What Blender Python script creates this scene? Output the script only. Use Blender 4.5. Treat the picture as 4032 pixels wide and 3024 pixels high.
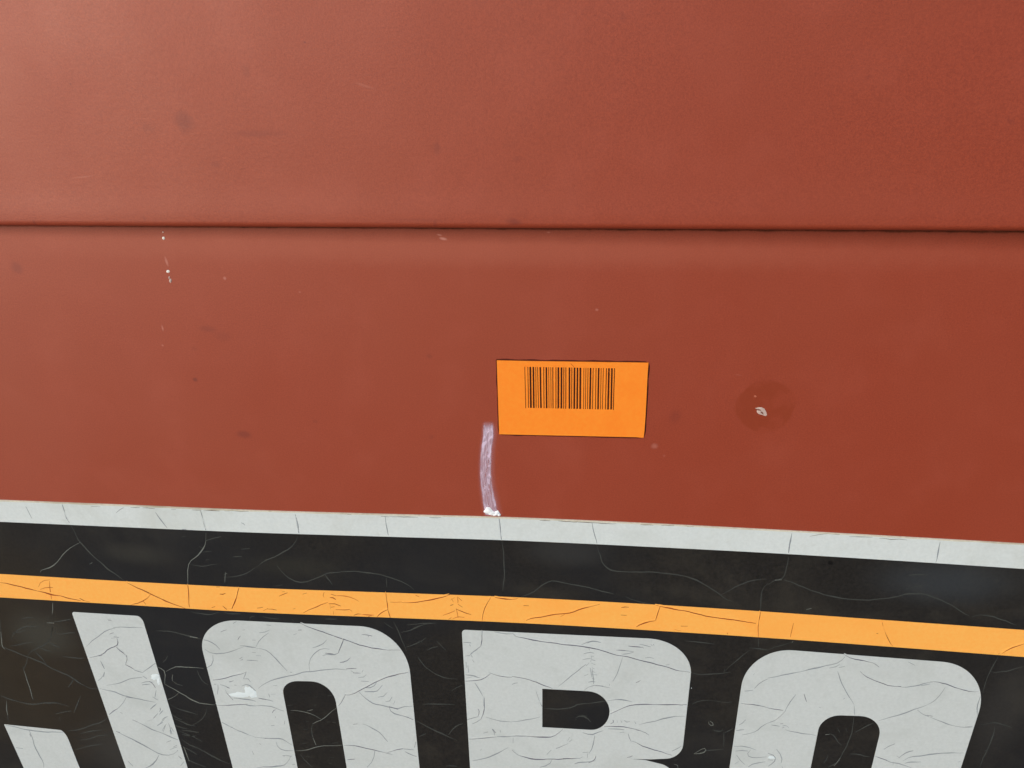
import bpy, math, random
from mathutils import Vector, Matrix
from mathutils.geometry import tessellate_polygon
from mathutils import noise as mnoise
random.seed(7)
sc = bpy.context.scene
for o in list(bpy.data.objects): bpy.data.objects.remove(o)

# ------------------------------------------------------------------ camera
# pose recovered from the photograph's two vanishing points; panel plane is y = 0, facing -y
W, H, FPX = 4032.0, 3024.0, 2930.0
down = Vector((2135 - W/2, -(7500 - H/2), -FPX)).normalized()       # camera-space direction of world down
right = Vector((28600.0, -712.0, FPX)).normalized()                 # camera-space direction of world +x
up = -down
right = (right - up*right.dot(up)).normalized()
fwd = up.cross(right)                                               # world +y (into the panel)
Rwc = Matrix((right, fwd, up))                                      # rows: world axes in camera space -> cam to world
CAMZ = 0.86
def ray(px, py):
    return Rwc @ Vector((px - W/2, -(py - H/2), -FPX))
def hit1(px, py):
    r = ray(px, py); return r/r.y
_a, _b = hit1(1956, 1418), hit1(2553, 1426)
D = 0.0508/abs(_b.x - _a.x)                                         # the sticker is a two inch label
CAM = Vector((0, -D, CAMZ))
cam_d = bpy.data.cameras.new('camera'); cam = bpy.data.objects.new('camera', cam_d)
sc.collection.objects.link(cam); sc.camera = cam
cam_d.sensor_fit = 'HORIZONTAL'; cam_d.sensor_width = 36; cam_d.lens = 36*FPX/W
cam_d.clip_start = 0.01; cam_d.clip_end = 500
cam.matrix_world = Matrix.Translation(CAM) @ Rwc.to_4x4()

# ------------------------------------------------------------------ light
SUN_EL, SUN_AZ = math.radians(17), math.radians(-44)   # azimuth measured from -y (towards the viewer), negative = viewer's left
sd = Vector((math.sin(SUN_AZ)*math.cos(SUN_EL), -math.cos(SUN_AZ)*math.cos(SUN_EL), math.sin(SUN_EL)))
world = bpy.data.worlds.new('World'); sc.world = world; world.use_nodes = True
wn = world.node_tree; bg = wn.nodes['Background']
sky = wn.nodes.new('ShaderNodeTexSky'); sky.sky_type = 'NISHITA'; sky.sun_disc = False
sky.sun_elevation = SUN_EL; sky.sun_rotation = math.atan2(sd.x, sd.y)
sky.air_density = 1.0; sky.dust_density = 0.6; sky.ozone_density = 1.0
wn.links.new(sky.outputs[0], bg.inputs['Color']); bg.inputs['Strength'].default_value = 0.15
sun_d = bpy.data.lights.new('sun', 'SUN'); sun_d.energy = 2.1; sun_d.angle = math.radians(34); sun_d.color = (1, .97, .92)
sun = bpy.data.objects.new('sun', sun_d); sc.collection.objects.link(sun)
sun.rotation_euler = sd.to_track_quat('Z', 'Y').to_euler()
sc.view_settings.view_transform = 'Standard'; sc.view_settings.look = 'None'
sc.view_settings.exposure = 0.14; sc.view_settings.gamma = 1.0

# ------------------------------------------------------------------ helpers
def P(px, py, off=0.0):
    """photo pixel -> point on the panel, off metres proud of it"""
    r = ray(px, py); t = D/r.y
    p = CAM + r*t
    return Vector((p.x, -off, p.z))
SC = 2.19444
def G(row, k, x, y):           # tile reading -> photo pixel
    return (1008*k + x/SC, (1900 if row == 't' else 2268) + y/SC)
def empty(name, loc, label=None, cat=None, group=None):
    o = bpy.data.objects.new(name, None); sc.collection.objects.link(o); o.location = loc
    if label: o['label'] = label
    if cat: o['category'] = cat
    if group: o['group'] = group
    return o
def mesh_obj(name, verts, faces, mat, parent=None, uvs=None, smooth=False, **props):
    me = bpy.data.meshes.new(name); me.from_pydata([tuple(v) for v in verts], [], faces)
    if uvs:
        l = me.uv_layers.new(name='uv')
        for lp in me.loops: l.data[lp.index].uv = uvs[lp.vertex_index]
    me.materials.append(mat); me.validate(); me.update()
    if smooth: me.polygons.foreach_set('use_smooth', [True]*len(me.polygons))
    o = bpy.data.objects.new(name, me); sc.collection.objects.link(o)
    if parent:
        bpy.context.view_layer.update()
        o.parent = parent; o.matrix_parent_inverse = Matrix.Identity(4)
        pl = Vector((0, 0, 0)); q = parent
        while q: pl += q.location; q = q.parent
        me.transform(Matrix.Translation(-pl))
    for k, v in props.items(): o[k] = v
    return o
def fillet(poly):
    """poly of (x, y[, ra[, rb]]) -> points with rounded corners (tangent lengths ra before, rb after)"""
    out = []; n = len(poly)
    for i, v in enumerate(poly):
        c = Vector(v[:2]); ra = v[2] if len(v) > 2 else 0; rb = v[3] if len(v) > 3 else ra
        if ra == 0: out.append(tuple(c)); continue
        a = Vector(poly[i-1][:2]); b = Vector(poly[(i+1) % n][:2])
        p0 = c + (a-c).normalized()*ra; p3 = c + (b-c).normalized()*rb
        p1 = p0.lerp(c, .552); p2 = p3.lerp(c, .552); m = max(5, int(max(ra, rb)/18))
        for j in range(m+1):
            t = j/m; u = 1-t
            out.append(tuple(u**3*p0 + 3*u*u*t*p1 + 3*u*t*t*p2 + t**3*p3))
    return out
def plate(name, loops, h0, h1, mat, parent, **props):
    """flat sheet with outline loops (photo pixels), from h0 to h1 proud of the panel, with real edges"""
    e = 0.00002
    L = [[P(x, y, h1) for x, y in lp] for lp in loops]
    tris = tessellate_polygon(L)
    verts = [v for lp in L for v in lp]; faces = []
    for t in tris:
        a, b, c = (verts[i] for i in t)
        n = (b-a).cross(c-a)
        faces.append(tuple(t) if n.y < 0 else tuple(reversed(t)))
    base = 0; nv = len(verts)
    for lp in loops: verts += [P(x, y, h0) for x, y in lp]
    for lp in L:
        m = len(lp)
        for i in range(m):
            j = (i+1) % m
            faces.append((base+i, base+j, nv+base+j, nv+base+i))
        base += m
    return mesh_obj(name, verts, faces, mat, parent, **props)

# ------------------------------------------------------------------ materials
def srgb(r, g, b):
    f = lambda c: (c/255/12.92 if c/255 < .04045 else ((c/255+.055)/1.055)**2.4)
    return (f(r), f(g), f(b), 1)
class NT:
    def __init__(s, name):
        s.m = bpy.data.materials.new(name); s.m.use_nodes = True; s.t = s.m.node_tree
        s.b = s.t.nodes['Principled BSDF']; s.co = s.n('ShaderNodeTexCoord'); s.out = s.t.nodes['Material Output']
    def n(s, typ, **kw):
        x = s.t.nodes.new(typ)
        for k, v in kw.items(): setattr(x, k, v)
        return x
    def l(s, a, b): s.t.links.new(a, b)
    def geo(s):
        if not hasattr(s, '_g'): s._g = s.n('ShaderNodeNewGeometry')
        return s._g.outputs['Position']
    def noise(s, scale, detail=3, rough=.55, vec=None, dist=0):
        x = s.n('ShaderNodeTexNoise'); x.inputs['Scale'].default_value = scale; x.inputs['Detail'].default_value = detail
        x.inputs['Roughness'].default_value = rough; x.inputs['Distortion'].default_value = dist
        s.l(vec or s.geo(), x.inputs['Vector']); return x.outputs['Fac']
    def mapr(s, v, a, b, c, d, smooth=False):
        x = s.n('ShaderNodeMapRange'); x.interpolation_type = 'SMOOTHSTEP' if smooth else 'LINEAR'
        s.l(v, x.inputs['Value'])
        for nme, q in (('From Min', a), ('From Max', b), ('To Min', c), ('To Max', d)): x.inputs[nme].default_value = q
        return x.outputs['Result']
    def math(s, op, a, b=None, clamp=False):
        x = s.n('ShaderNodeMath', operation=op); x.use_clamp = clamp
        for i, q in enumerate((a, b)):
            if q is None: continue
            if isinstance(q, (int, float)): x.inputs[i].default_value = q
            else: s.l(q, x.inputs[i])
        return x.outputs[0]
    def mix(s, f, a, b):
        x = s.n('ShaderNodeMix', data_type='RGBA')
        if isinstance(f, (int, float)): x.inputs[0].default_value = f
        else: s.l(f, x.inputs[0])
        for i, q in ((6, a), (7, b)):
            if isinstance(q, tuple): x.inputs[i].default_value = q
            else: s.l(q, x.inputs[i])
        return x.outputs[2]
    def spot(s, px, py, rx, ry, soft=.6, wob=.35, rot=0, ns=260):
        """soft-edged irregular stain centred on a place of the panel (size in photo pixels)"""
        c = P(px, py); sx = abs(P(px+rx, py).x - c.x); sz = abs(P(px, py+ry).z - c.z)
        mp = s.n('ShaderNodeMapping'); mp.vector_type = 'TEXTURE'
        mp.inputs['Location'].default_value = (c.x, 0, c.z); mp.inputs['Rotation'].default_value = (0, rot, 0)
        mp.inputs['Scale'].default_value = (sx, 1000, sz); s.l(s.geo(), mp.inputs['Vector'])
        ln = s.n('ShaderNodeVectorMath', operation='LENGTH'); s.l(mp.outputs[0], ln.inputs[0])
        if not hasattr(s, '_wn'): s._wn = {}
        if ns not in s._wn: s._wn[ns] = s.noise(ns, 4, .6)
        d = s.math('ADD', ln.outputs['Value'], s.math('MULTIPLY', s.math('SUBTRACT', s._wn[ns], .5), wob*2))
        return s.mapr(d, 1-soft, 1, 1, 0, True)
    def bump(s, h, strength, dist):
        x = s.n('ShaderNodeBump'); x.inputs['Strength'].default_value = strength; x.inputs['Distance'].default_value = dist
        s.l(h, x.inputs['Height']); s.l(x.outputs[0], s.b.inputs['Normal'])
    def set(s, **kw):
        for k, v in kw.items():
            i = s.b.inputs[k.replace('_', ' ')]
            if hasattr(v, 'is_linked') or hasattr(v, 'links'): s.l(v, i)
            else: i.default_value = v
        return s

def red_paint(name, stains=True):
    m = NT(name)
    g = m.noise(1900, 3, .8); big = m.noise(9, 4, .55, dist=.6); mid = m.noise(55, 4, .6)
    col = m.mix(m.mapr(g, .3, .7, 0, 1), srgb(134, 47, 25), srgb(162, 65, 38))
    col = m.mix(m.mapr(big, .35, .7, 0, .35, True), col, srgb(149, 63, 37))
    col = m.mix(m.mapr(mid, .45, .75, 0, .16, True), col, srgb(172, 80, 60))
    if stains:
        dark = srgb(118, 40, 28)
        S = [(742, 475, 40, 48, .55, 0), (1040, 520, 120, 16, .3, 0), (605, 500, 30, 25, .25, 0), (865, 640, 22, 16, .3, 0),
             (1730, 578, 18, 30, .4, 0), (68, 1055, 26, 28, .5, 0), (820, 1296, 40, 14, .4, .1), (875, 1325, 40, 22, .2, 0),
             (768, 1495, 11, 9, 1.0, 0), (960, 1711, 32, 16, .6, 0), (2028, 861, 34, 16, .55, .1), (1722, 870, 8, 18, .45, .2),
             (160, 870, 6, 14, .6, 0), (2660, 1640, 26, 30, .35, .3), (1690, 1402, 14, 10, .4, 0), (1215, 165, 6, 5, .8, 0),
             (300, 328, 5, 5, .8, 0), (765, 1372, 14, 10, .25, 0), (2450, 68, 14, 24, .3, 0), (985, 275, 22, 30, .25, 0),
             (1660, 855, 120, 8, .2, 0), (3010, 905, 24, 10, .3, 0), (3400, 300, 16, 12, .3, 0), (1240, 1660, 12, 8, .3, 0),
             (3950, 470, 24, 10, .3, .4), (590, 850, 8, 18, .3, 0), (1700, 1720, 12, 12, .3, 0), (2040, 620, 20, 14, .25, 0)]
        for (x, y, rx, ry, a, rot) in S:
            col = m.mix(m.math('MULTIPLY', m.spot(x, y, rx*1.25, ry*1.25, .75, .3, rot), min(.95, a*1.1)), col, dark)
        pale = srgb(214, 150, 136)
        for (x, y, rx, ry, a, rot) in [(1450, 335, 50, 8, .1, .3), (1745, 940, 20, 8, .7, .2), (1730, 925, 14, 5, .45, .2),
             (655, 1028, 7, 26, .35, -.1), (885, 1096, 9, 9, .35, 0), (640, 1292, 5, 16, .3, 0), (2350, 1220, 9, 7, .3, 0),
             (2160, 915, 10, 5, .3, 0), (2578, 1757, 20, 16, .22, 0), (2615, 1795, 8, 8, .12, 0), (2905, 1476, 22, 3, .12, .1),
             (640, 1360, 6, 6, .25, 0), (350, 690, 60, 5, .12, -.1), (1180, 1150, 8, 6, .2, 0)]:
            col = m.mix(m.math('MULTIPLY', m.spot(x, y, rx, ry, .8, .35, rot), a), col, pale)
        col = m.mix(m.math('MULTIPLY', m.spot(2016, 985, 3400, 95, .9, .25), .28), col, srgb(176, 96, 74))
        # rubbed clean, glossier disc round the paint chip
        disc = m.spot(3012, 1602, 124, 106, .1, .22, 0, 120)
        dn = m.mapr(m.noise(120, 3, .6), .38, .55, .25, 1, True)
        col = m.mix(m.math('MULTIPLY', m.math('MULTIPLY', disc, dn), .75), col, srgb(138, 48, 14))
    # paler band just under the lid lip
    m.set(Base_Color=col, Specular_IOR_Level=.86, IOR=1.55, Specular_Tint=(1, .70, .62, 1))
    m.l(m.mapr(m.noise(30, 4, .6), .3, .7, .52, .6), m.b.inputs['Roughness'])
    h = m.math('ADD', m.math('MULTIPLY', m.noise(900, 3, .6), .6), m.math('MULTIPLY', m.noise(14, 2, .5), 6))
    m.bump(h, .7, .0001)
    return m.m
M_red = red_paint('red_paint')
M_redp = red_paint('red_paint_plain', False)

def vinyl(name, base, mott, dirt, dirt_amt, rough, spec, tone=None, spots=()):
    m = NT(name)
    col = m.mix(m.mapr(m.noise(700, 2, .7), .3, .7, 0, 1), base, mott)
    col = m.mix(m.mapr(m.noise(28, 5, .62, dist=.8), .45, .75, 0, dirt_amt, True), col, dirt)
    col = m.mix(m.mapr(m.noise(170, 4, .65, dist=.5), .55, .8, 0, dirt_amt*.8, True), col, dirt)
    if tone: col = m.mix(m.mapr(m.noise(7, 3, .5, dist=.4), .42, .62, 0, tone[1], True), col, tone[0])
    for (x, y, rx, ry, a, c, soft) in spots: col = m.mix(m.math('MULTIPLY', m.spot(x, y, rx, ry, soft, .3, 0, 30), a), col, c)
    m.set(Base_Color=col, Specular_IOR_Level=spec)
    m.l(m.mapr(m.noise(60, 3, .6), .3, .7, rough-.06, rough+.08), m.b.inputs['Roughness'])
    m.bump(m.math('ADD', m.noise(500, 3, .6), m.math('MULTIPLY', m.noise(35, 2, .5), 4)), .5, .00005)
    return m.m
M_white = vinyl('white_vinyl', srgb(208, 213, 212), srgb(216, 221, 220), srgb(192, 195, 189), .55, .5, .3)
BSP = [(120, 2640, 520, 560, .7, srgb(54, 45, 33), .8), (160, 2500, 170, 120, .5, srgb(72, 72, 66), .9), (520, 2960, 260, 160, .5, srgb(66, 64, 60), .9),
       (3720, 2290, 420, 130, .55, srgb(62, 66, 70), .9), (2240, 2170, 260, 80, .45, srgb(60, 60, 60), .9), (1150, 2230, 300, 60, .3, srgb(60, 58, 50), .9),
       (3950, 2800, 160, 300, .4, srgb(62, 60, 58), .9), (3270, 2215, 14, 12, .7, srgb(16, 14, 14), .6), (530, 2180, 180, 60, .4, srgb(66, 64, 58), .9)]
M_letter = vinyl('aged_white_vinyl', srgb(196, 200, 199), srgb(204, 208, 207), srgb(182, 186, 183), .5, .5, .3)
M_black = vinyl('black_vinyl', srgb(32, 30, 28), srgb(44, 41, 39), srgb(60, 56, 50), .6, .38, .25, (srgb(35, 36, 39), .7), BSP)
M_orange = vinyl('orange_vinyl', srgb(255, 175, 82), srgb(255, 184, 92), srgb(255, 167, 74), .5, .5, .25)
M_label = vinyl('orange_label_paper', srgb(255, 138, 38), srgb(255, 147, 46), srgb(252, 130, 36), .5, .55, .25)
M_ink = vinyl('barcode_ink', srgb(62, 22, 10), srgb(74, 30, 12), srgb(90, 40, 14), .5, .5, .2)
M_film = vinyl('film_edge', srgb(224, 216, 198), srgb(206, 196, 178), srgb(170, 156, 132), .8, .5, .3)
def flat(name, c, rough=.6, spec=.25, jit=.15):
    m = NT(name); k = tuple(list(x*(1-jit*2) for x in c[:3])+[1])
    m.set(Base_Color=m.mix(m.noise(600, 3, .7), c, k), Specular_IOR_Level=spec, Roughness=rough); return m.m
CR = {'W': flat('crack_on_white_dark', srgb(108, 107, 120)), 'w': flat('crack_on_white', srgb(152, 158, 163)),
      'O': flat('crack_on_orange_dark', srgb(160, 66, 24)), 'o': flat('crack_on_orange', srgb(214, 118, 48)),
      'K': flat('crack_on_black_pale', srgb(116, 119, 113)), 'k': flat('crack_on_black', srgb(69, 71, 68)),
      'D': flat('grime', srgb(120, 104, 88)), 'N': flat('vinyl_flake', srgb(226, 234, 236), .5, .3, .03)}
M_chip = flat('bare_primer', srgb(226, 196, 184), .6, .3, .25)
M_fleck = flat('white_fleck', srgb(244, 236, 226), .5, .4, .05)

# ------------------------------------------------------------------ ground and box
def noisy_ground():
    m = NT('asphalt')
    c = m.mix(m.noise(60, 5, .7), (.05, .048, .046, 1), (.11, .105, .10, 1))
    m.set(Base_Color=c, Roughness=.9); m.bump(m.noise(220, 4, .7), .6, .004); return m.m
g = mesh_obj('ground', [(-200, -200, 0), (200, -200, 0), (200, 200, 0), (-200, 200, 0)], [(0, 1, 2, 3)], noisy_ground(), kind='structure')

X0, X1, DEP, ZT, ZB = -0.62, 0.66, 0.62, 0.97, 0.10
box = empty('storage_chest', (0, 0.3, 0), 'large rust red steel storage chest with a lid lip over its front panel', 'tool chest')
zs = (P(0, 887).z + P(4032, 907).z)/2
SL, SR = P(0, 886), P(4032, 903)                 # seam ends
slope = (SR.z - SL.z)/(SR.x - SL.x)
seam = lambda x: SL.z + slope*(x - SL.x)
R_ = 0.0024; PROUD = 0.0034
# front panel: a gently uneven sheet
nx, nz = 120, 60
vs, fs = [], []
for j in range(nz+1):
    for i in range(nx+1):
        x = X0 + (X1-X0)*i/nx; z = ZB + (seam(x)+.012-ZB)*j/nz
        vs.append((x, 0, z))
for j in range(nz):
    for i in range(nx):
        a = j*(nx+1)+i; fs.append((a, a+1, a+nx+2, a+nx+1))
front = mesh_obj('front_panel', vs, fs, M_red, box)
# shadow under the lid lip, painted as a dark strip fading out downwards
def seam_shadow_mat():
    m = NT('painted_seam_shadow'); sep = m.n('ShaderNodeSeparateXYZ'); m.l(m.co.outputs['UV'], sep.inputs[0])
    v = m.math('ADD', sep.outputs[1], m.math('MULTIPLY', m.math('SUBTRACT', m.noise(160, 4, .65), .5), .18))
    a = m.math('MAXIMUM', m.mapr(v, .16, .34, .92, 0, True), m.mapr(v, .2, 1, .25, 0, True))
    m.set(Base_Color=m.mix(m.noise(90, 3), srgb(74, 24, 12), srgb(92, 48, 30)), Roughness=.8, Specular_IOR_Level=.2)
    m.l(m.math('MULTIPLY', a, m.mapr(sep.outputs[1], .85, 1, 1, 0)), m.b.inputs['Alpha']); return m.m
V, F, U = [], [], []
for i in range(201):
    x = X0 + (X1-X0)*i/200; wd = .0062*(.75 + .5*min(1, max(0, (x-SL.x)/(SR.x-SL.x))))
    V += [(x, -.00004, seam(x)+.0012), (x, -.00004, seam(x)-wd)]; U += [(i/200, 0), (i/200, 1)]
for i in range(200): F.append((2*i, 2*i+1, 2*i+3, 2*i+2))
mesh_obj('painted_seam_shadow', V, F, seam_shadow_mat(), front, uvs=U)
# lid: profile swept along x - top sheet, front lip, rounded hem turned back under
prof = [(DEP, ZT)] + [(-PROUD+.004 + .004*math.sin(a), ZT-.004+.004*math.cos(a)) for a in [-math.pi/2*k/6 for k in range(7)]]
prof = [(y, z, 'abs') for y, z in prof]
for k in (1, .7, .5, .35, .25, .18, .13, .09, .06, .04, .02): prof.append((-PROUD, k, 'frac'))
for k in range(9):
    a = math.pi/2*k/8
    prof.append((-PROUD+R_-R_*math.cos(a), R_-R_*math.sin(a), 'hem'))
prof.append((0.0006, 0.0, 'hem')); prof.append((0.004, 0.004, 'hem'))
vs, fs = [], []; np_ = len(prof); nx = 160
for i in range(nx+1):
    x = X0-.006 + (X1-X0+.012)*i/nx; s = seam(x)
    tk = .75 + .45*min(1, max(0, (x-SL.x)/(SR.x-SL.x)))
    wv = .00012*mnoise.noise(Vector((x*18, 0, 0)))
    for (y, z, kd) in prof:
        if kd == 'abs': vs.append((x, y, z))
        elif kd == 'frac':
            t = z; vs.append((x, y*tk + wv*(1-min(1, t*8)) - .0005*math.exp(-(t/.05)**2), s + R_ + (ZT-.012-s-R_)*t))
        else: vs.append((x, (y*tk if y < 0 else y) + wv - (.0005 if y < 0 else 0)*math.exp(-((y+PROUD)/.0015)**2), s + z))
for i in range(nx):
    for j in range(np_-1):
        a = i*np_+j; fs.append((a, a+1, a+np_+1, a+np_))
lid = mesh_obj('lid', vs, fs, M_red, box, smooth=True)
def cuboid(name, a, b, mat, parent):
    (x0, y0, z0), (x1, y1, z1) = a, b
    v = [(x, y, z) for x in (x0, x1) for y in (y0, y1) for z in (z0, z1)]
    f = [(0, 1, 3, 2), (4, 6, 7, 5), (0, 4, 5, 1), (2, 3, 7, 6), (0, 2, 6, 4), (1, 5, 7, 3)]
    o = mesh_obj(name, v, f, mat, parent)
    return o
cuboid('side_panel', (X0, .001, ZB), (X0+.003, DEP-.004, ZT-.005), M_redp, box)
cuboid('side_panel', (X1-.003, .001, ZB), (X1, DEP-.004, ZT-.005), M_redp, box)
cuboid('back_panel', (X0+.003, DEP-.007, ZB), (X1-.003, DEP-.004, ZT-.005), M_redp, box)
cuboid('bottom_panel', (X0+.003, .001, ZB), (X1-.003, DEP-.007, ZB+.003), M_redp, box)
for x in (X0+.08, X1-.18): cuboid('skid', (x, .02, 0), (x+.1, DEP-.03, ZB), M_redp, box)

def blob(name, pts, off, h, mat, parent, **pr):
    """small flake: outline in photo pixels, domed a little"""
    c = Vector((sum(p[0] for p in pts)/len(pts), sum(p[1] for p in pts)/len(pts)))
    n = len(pts); V = [P(x, y, off) for x, y in pts]
    V += [P(c.x+(x-c.x)*.6, c.y+(y-c.y)*.6, off+h*(.7+.5*random.random())) for x, y in pts] + [P(c.x, c.y, off+h)]
    F = []
    for i in range(n):
        j = (i+1) % n; F += [(i, n+i, n+j, j), (n+i, 2*n, n+j)]
    return mesh_obj(name, V, F, mat, parent, smooth=True, **pr)
def rnd(cx, cy, rx, ry, n=9, j=.25):
    return [(cx+rx*math.cos(2*math.pi*i/n)*(1+random.uniform(-j, j)), cy-ry*math.sin(2*math.pi*i/n)*(1+random.uniform(-j, j))) for i in range(n)]
Z5 = lambda x, y: (2800+x/5.53, 1450+y/5.53)
blob('paint_chip', [Z5(*p) for p in [(955, 868), (1040, 848), (1100, 850), (1160, 880), (1200, 950), (1216, 1020), (1180, 1042), (1110, 1015), (1040, 1000), (1000, 965), (992, 925), (1020, 898)]][::-1],
     .00002, .00012, M_chip, front, label='pale chip where the paint is knocked off inside the darker round spot')
blob('chip_hollow', [Z5(*p) for p in [(1085, 935), (1130, 960), (1140, 1005), (1105, 985), (1070, 950)]][::-1], .00016, .00002, flat('chip_hollow', srgb(120, 70, 60)), front)
blob('chip_hollow', [Z5(*p) for p in [(975, 885), (1040, 885), (1095, 905), (1070, 918), (1010, 905)]][::-1], .00016, .00002, flat('chip_hollow_b', srgb(128, 78, 66)), front)
blob('paint_chip', rnd(*Z5(960, 612), 6, 4), .00002, .00005, flat('faint_chip', srgb(196, 110, 84)), front)
for (x, y, rx, ry, m) in [(644, 937, 5.5, 6.5, M_fleck), (642, 914, 3, 3, M_chip), (662, 1069.5, 6.5, 6, M_fleck), (671, 1105, 5.5, 9, M_chip), (666, 1093, 3, 5, M_chip)]:
    blob('white_fleck', rnd(x, y, rx, ry, 10, .2), .00002, .00015, m, front)

# ------------------------------------------------------------------ ribbons for cracks
def ribbon(V, F, pts, wid, off, jit=2.0, taper=True):
    Q = []
    for a, b in zip(pts, pts[1:]):
        a, b = Vector(a), Vector(b); L = (b-a).length; m = max(1, int(L/14))
        for i in range(m): Q.append(a.lerp(b, i/m))
    Q.append(Vector(pts[-1])); n = len(Q)
    if n < 2: return
    # light smoothing, then wander
    for _ in range(1):
        Q = [Q[0]] + [(Q[i-1]+Q[i]*2+Q[i+1])/4 for i in range(1, n-1)] + [Q[-1]]
    s = random.random()*100; base = len(V)
    for i, q in enumerate(Q):
        t = (Q[min(i+1, n-1)] - Q[max(i-1, 0)])
        if t.length == 0: t = Vector((1, 0))
        t.normalize(); nn = Vector((-t.y, t.x))
        q = q + nn*jit*mnoise.noise(Vector((s+i*.45, 0, 0)))*1.3
        w = wid*(1+.9*mnoise.noise(Vector((s+i*.3, 5, 0))))
        if taper: w *= min(1, .3+.22*min(i, n-1-i))
        V.append(P(q.x+nn.x*w/2, q.y+nn.y*w/2, off)); V.append(P(q.x-nn.x*w/2, q.y-nn.y*w/2, off))
    for i in range(n-1):
        a = base+2*i; F.append((a, a+1, a+3, a+2))

# ------------------------------------------------------------------ decal
ks = [0, 1100/SC, 1008, 1008+1100/SC, 2016, 2016+1100/SC, 3024, 3024+1100/SC, 4032]
def curve(vals):
    ys = [1900+v/SC for v in vals]
    def f(x):
        if x <= ks[0]: return ys[0] + (x-ks[0])*(ys[2]-ys[0])/(ks[2]-ks[0])*.85
        if x >= ks[-1]: return ys[-1] + (x-ks[-1])*(ys[-1]-ys[-3])/(ks[-1]-ks[-3])*1.03
        for i in range(8):
            if ks[i] <= x <= ks[i+1]:
                t = (x-ks[i])/(ks[i+1]-ks[i]); h = ks[i+1]-ks[i]
                def sl(j):
                    if j == 0: return (ys[1]-ys[0])/(ks[1]-ks[0])
                    if j == 8: return (ys[8]-ys[7])/(ks[8]-ks[7])
                    return (ys[j+1]-ys[j-1])/(ks[j+1]-ks[j-1])
                m0, m1 = sl(i)*h, sl(i+1)*h
                return (2*t**3-3*t*t+1)*ys[i]+(t**3-2*t*t+t)*m0+(-2*t**3+3*t*t)*ys[i+1]+(t**3-t*t)*m1
    return f
wt = curve([150, 193, 239, 271, 301, 348, 404, 464, 527])
wb = curve([337, 385, 431, 465, 499, 549, 606, 672, 744])
ot = curve([788, 853, 909, 948, 988, 1045, 1115, 1193, 1272])
ob = curve([990, 1055, 1120, 1163, 1208, 1269, 1340, 1420, 1505])
XA, XB = -420, 4560
xs = [XA + (XB-XA)*i/90 for i in range(91)]
def band(f0, f1): return [[(x, f1(x)) for x in xs] + [(x, f0(x)) for x in reversed(xs)]]
d0 = P(2016, 2900)
decal = empty('brand_decal', (d0.x, -.0001, d0.z), 'cracked black decal with large white letters beneath a white and an orange stripe', 'decal')
H0, H1, H2, H3 = 0.00001, 0.00009, 0.00015, 0.00018
bottom = lambda x: 3560 + (x-2016)*.05
back = plate('black_backing', [[(x, bottom(x)) for x in xs] + [(x, wt(x)+6) for x in reversed(xs)]], H0, H1, M_black, decal)
wst = plate('white_stripe', band(wt, wb), H0, H2, M_white, decal)
ost = plate('orange_stripe', band(ot, ob), H1, H2, M_orange, decal)
V, F = [], []
for i in range(len(xs)-1):
    pass
V = []; F = []
for i, x in enumerate([XA + (XB-XA)*k/400 for k in range(401)]):
    w = 5 + 1.6*mnoise.noise(Vector((x*.01, 3, 0)))
    V.append(P(x, wt(x)-.8, H3+.00006)); V.append(P(x, wt(x)+w, H3)); V.append(P(x, wt(x)-1.2, H0))
for i in range(400):
    a = 3*i; F += [(a, a+1, a+4, a+3), (a+2, a, a+3, a+5)]
mesh_obj('film_edge', V, F, M_film, wst, label='yellowed upper edge of the white stripe')

def T(poly, k, row='b'):
    out = []
    for v in fillet(poly): out.append(G(row, k, v[0], v[1]))
    return out
letters = {}
def letter(ch, outline, holes, k, lab):
    o = plate('letter', [T(outline, k)] + [T(h, k) for h in holes], H1, H2, M_letter, decal, label=lab); letters[ch] = o; return o
letter('J', [(36, 1279, 4), (562, 1333, 40, 90), (742, 1790, 170, 90), (1150, 1830, 60), (620, 308, 24, 22), (1226, 345, 42, 62), (1880, 2510, 260), (560, 2440, 260)], [], 0, 'slanting white letter J')
letter('O', [(1680, 366, 300, 370), (3506, 450, 400, 390), (3720, 2610, 380), (2240, 2540, 360)],
       [[(2212+215, 902, 110, 150), (2212+663, 912, 190, 180), (2212+880, 2240, 190), (2212+468, 2215, 180)]], 0, 'white letter O between the J and the B')
letter('B', [(1778, 462, 34, 30), (2212+1577, 557, 400, 300), (2212+1466, 1570, 110, 130), (2212+1200, 1582), (2212+1020, 1578), (2212+1150, 1588), (2212+1400, 1650, 110, 140), (2212+1480, 1900, 120), (2212+1420, 2560, 280), (1900, 2480, 30)],
       [[(2212+262, 972), (2212+846, 1003, 190, 168), (2212+840, 1336, 165, 160), (2212+262, 1304)],
        [(2212+275, 1800), (2212+800, 1830, 150), (2212+790, 2180, 150), (2212+280, 2150)]], 1, 'white letter B with a D-shaped counter')
letter('o2', [(-181, 610, 345, 400), (1949, 773, 450, 420), (1330, 2700, 380), (-465, 2560, 350)],
       [[(460, 1196, 135, 170), (1001, 1214, 210, 170), (730, 2330, 190), (240, 2290, 180)]], 3, 'white letter O at the right, after the B')

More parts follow.
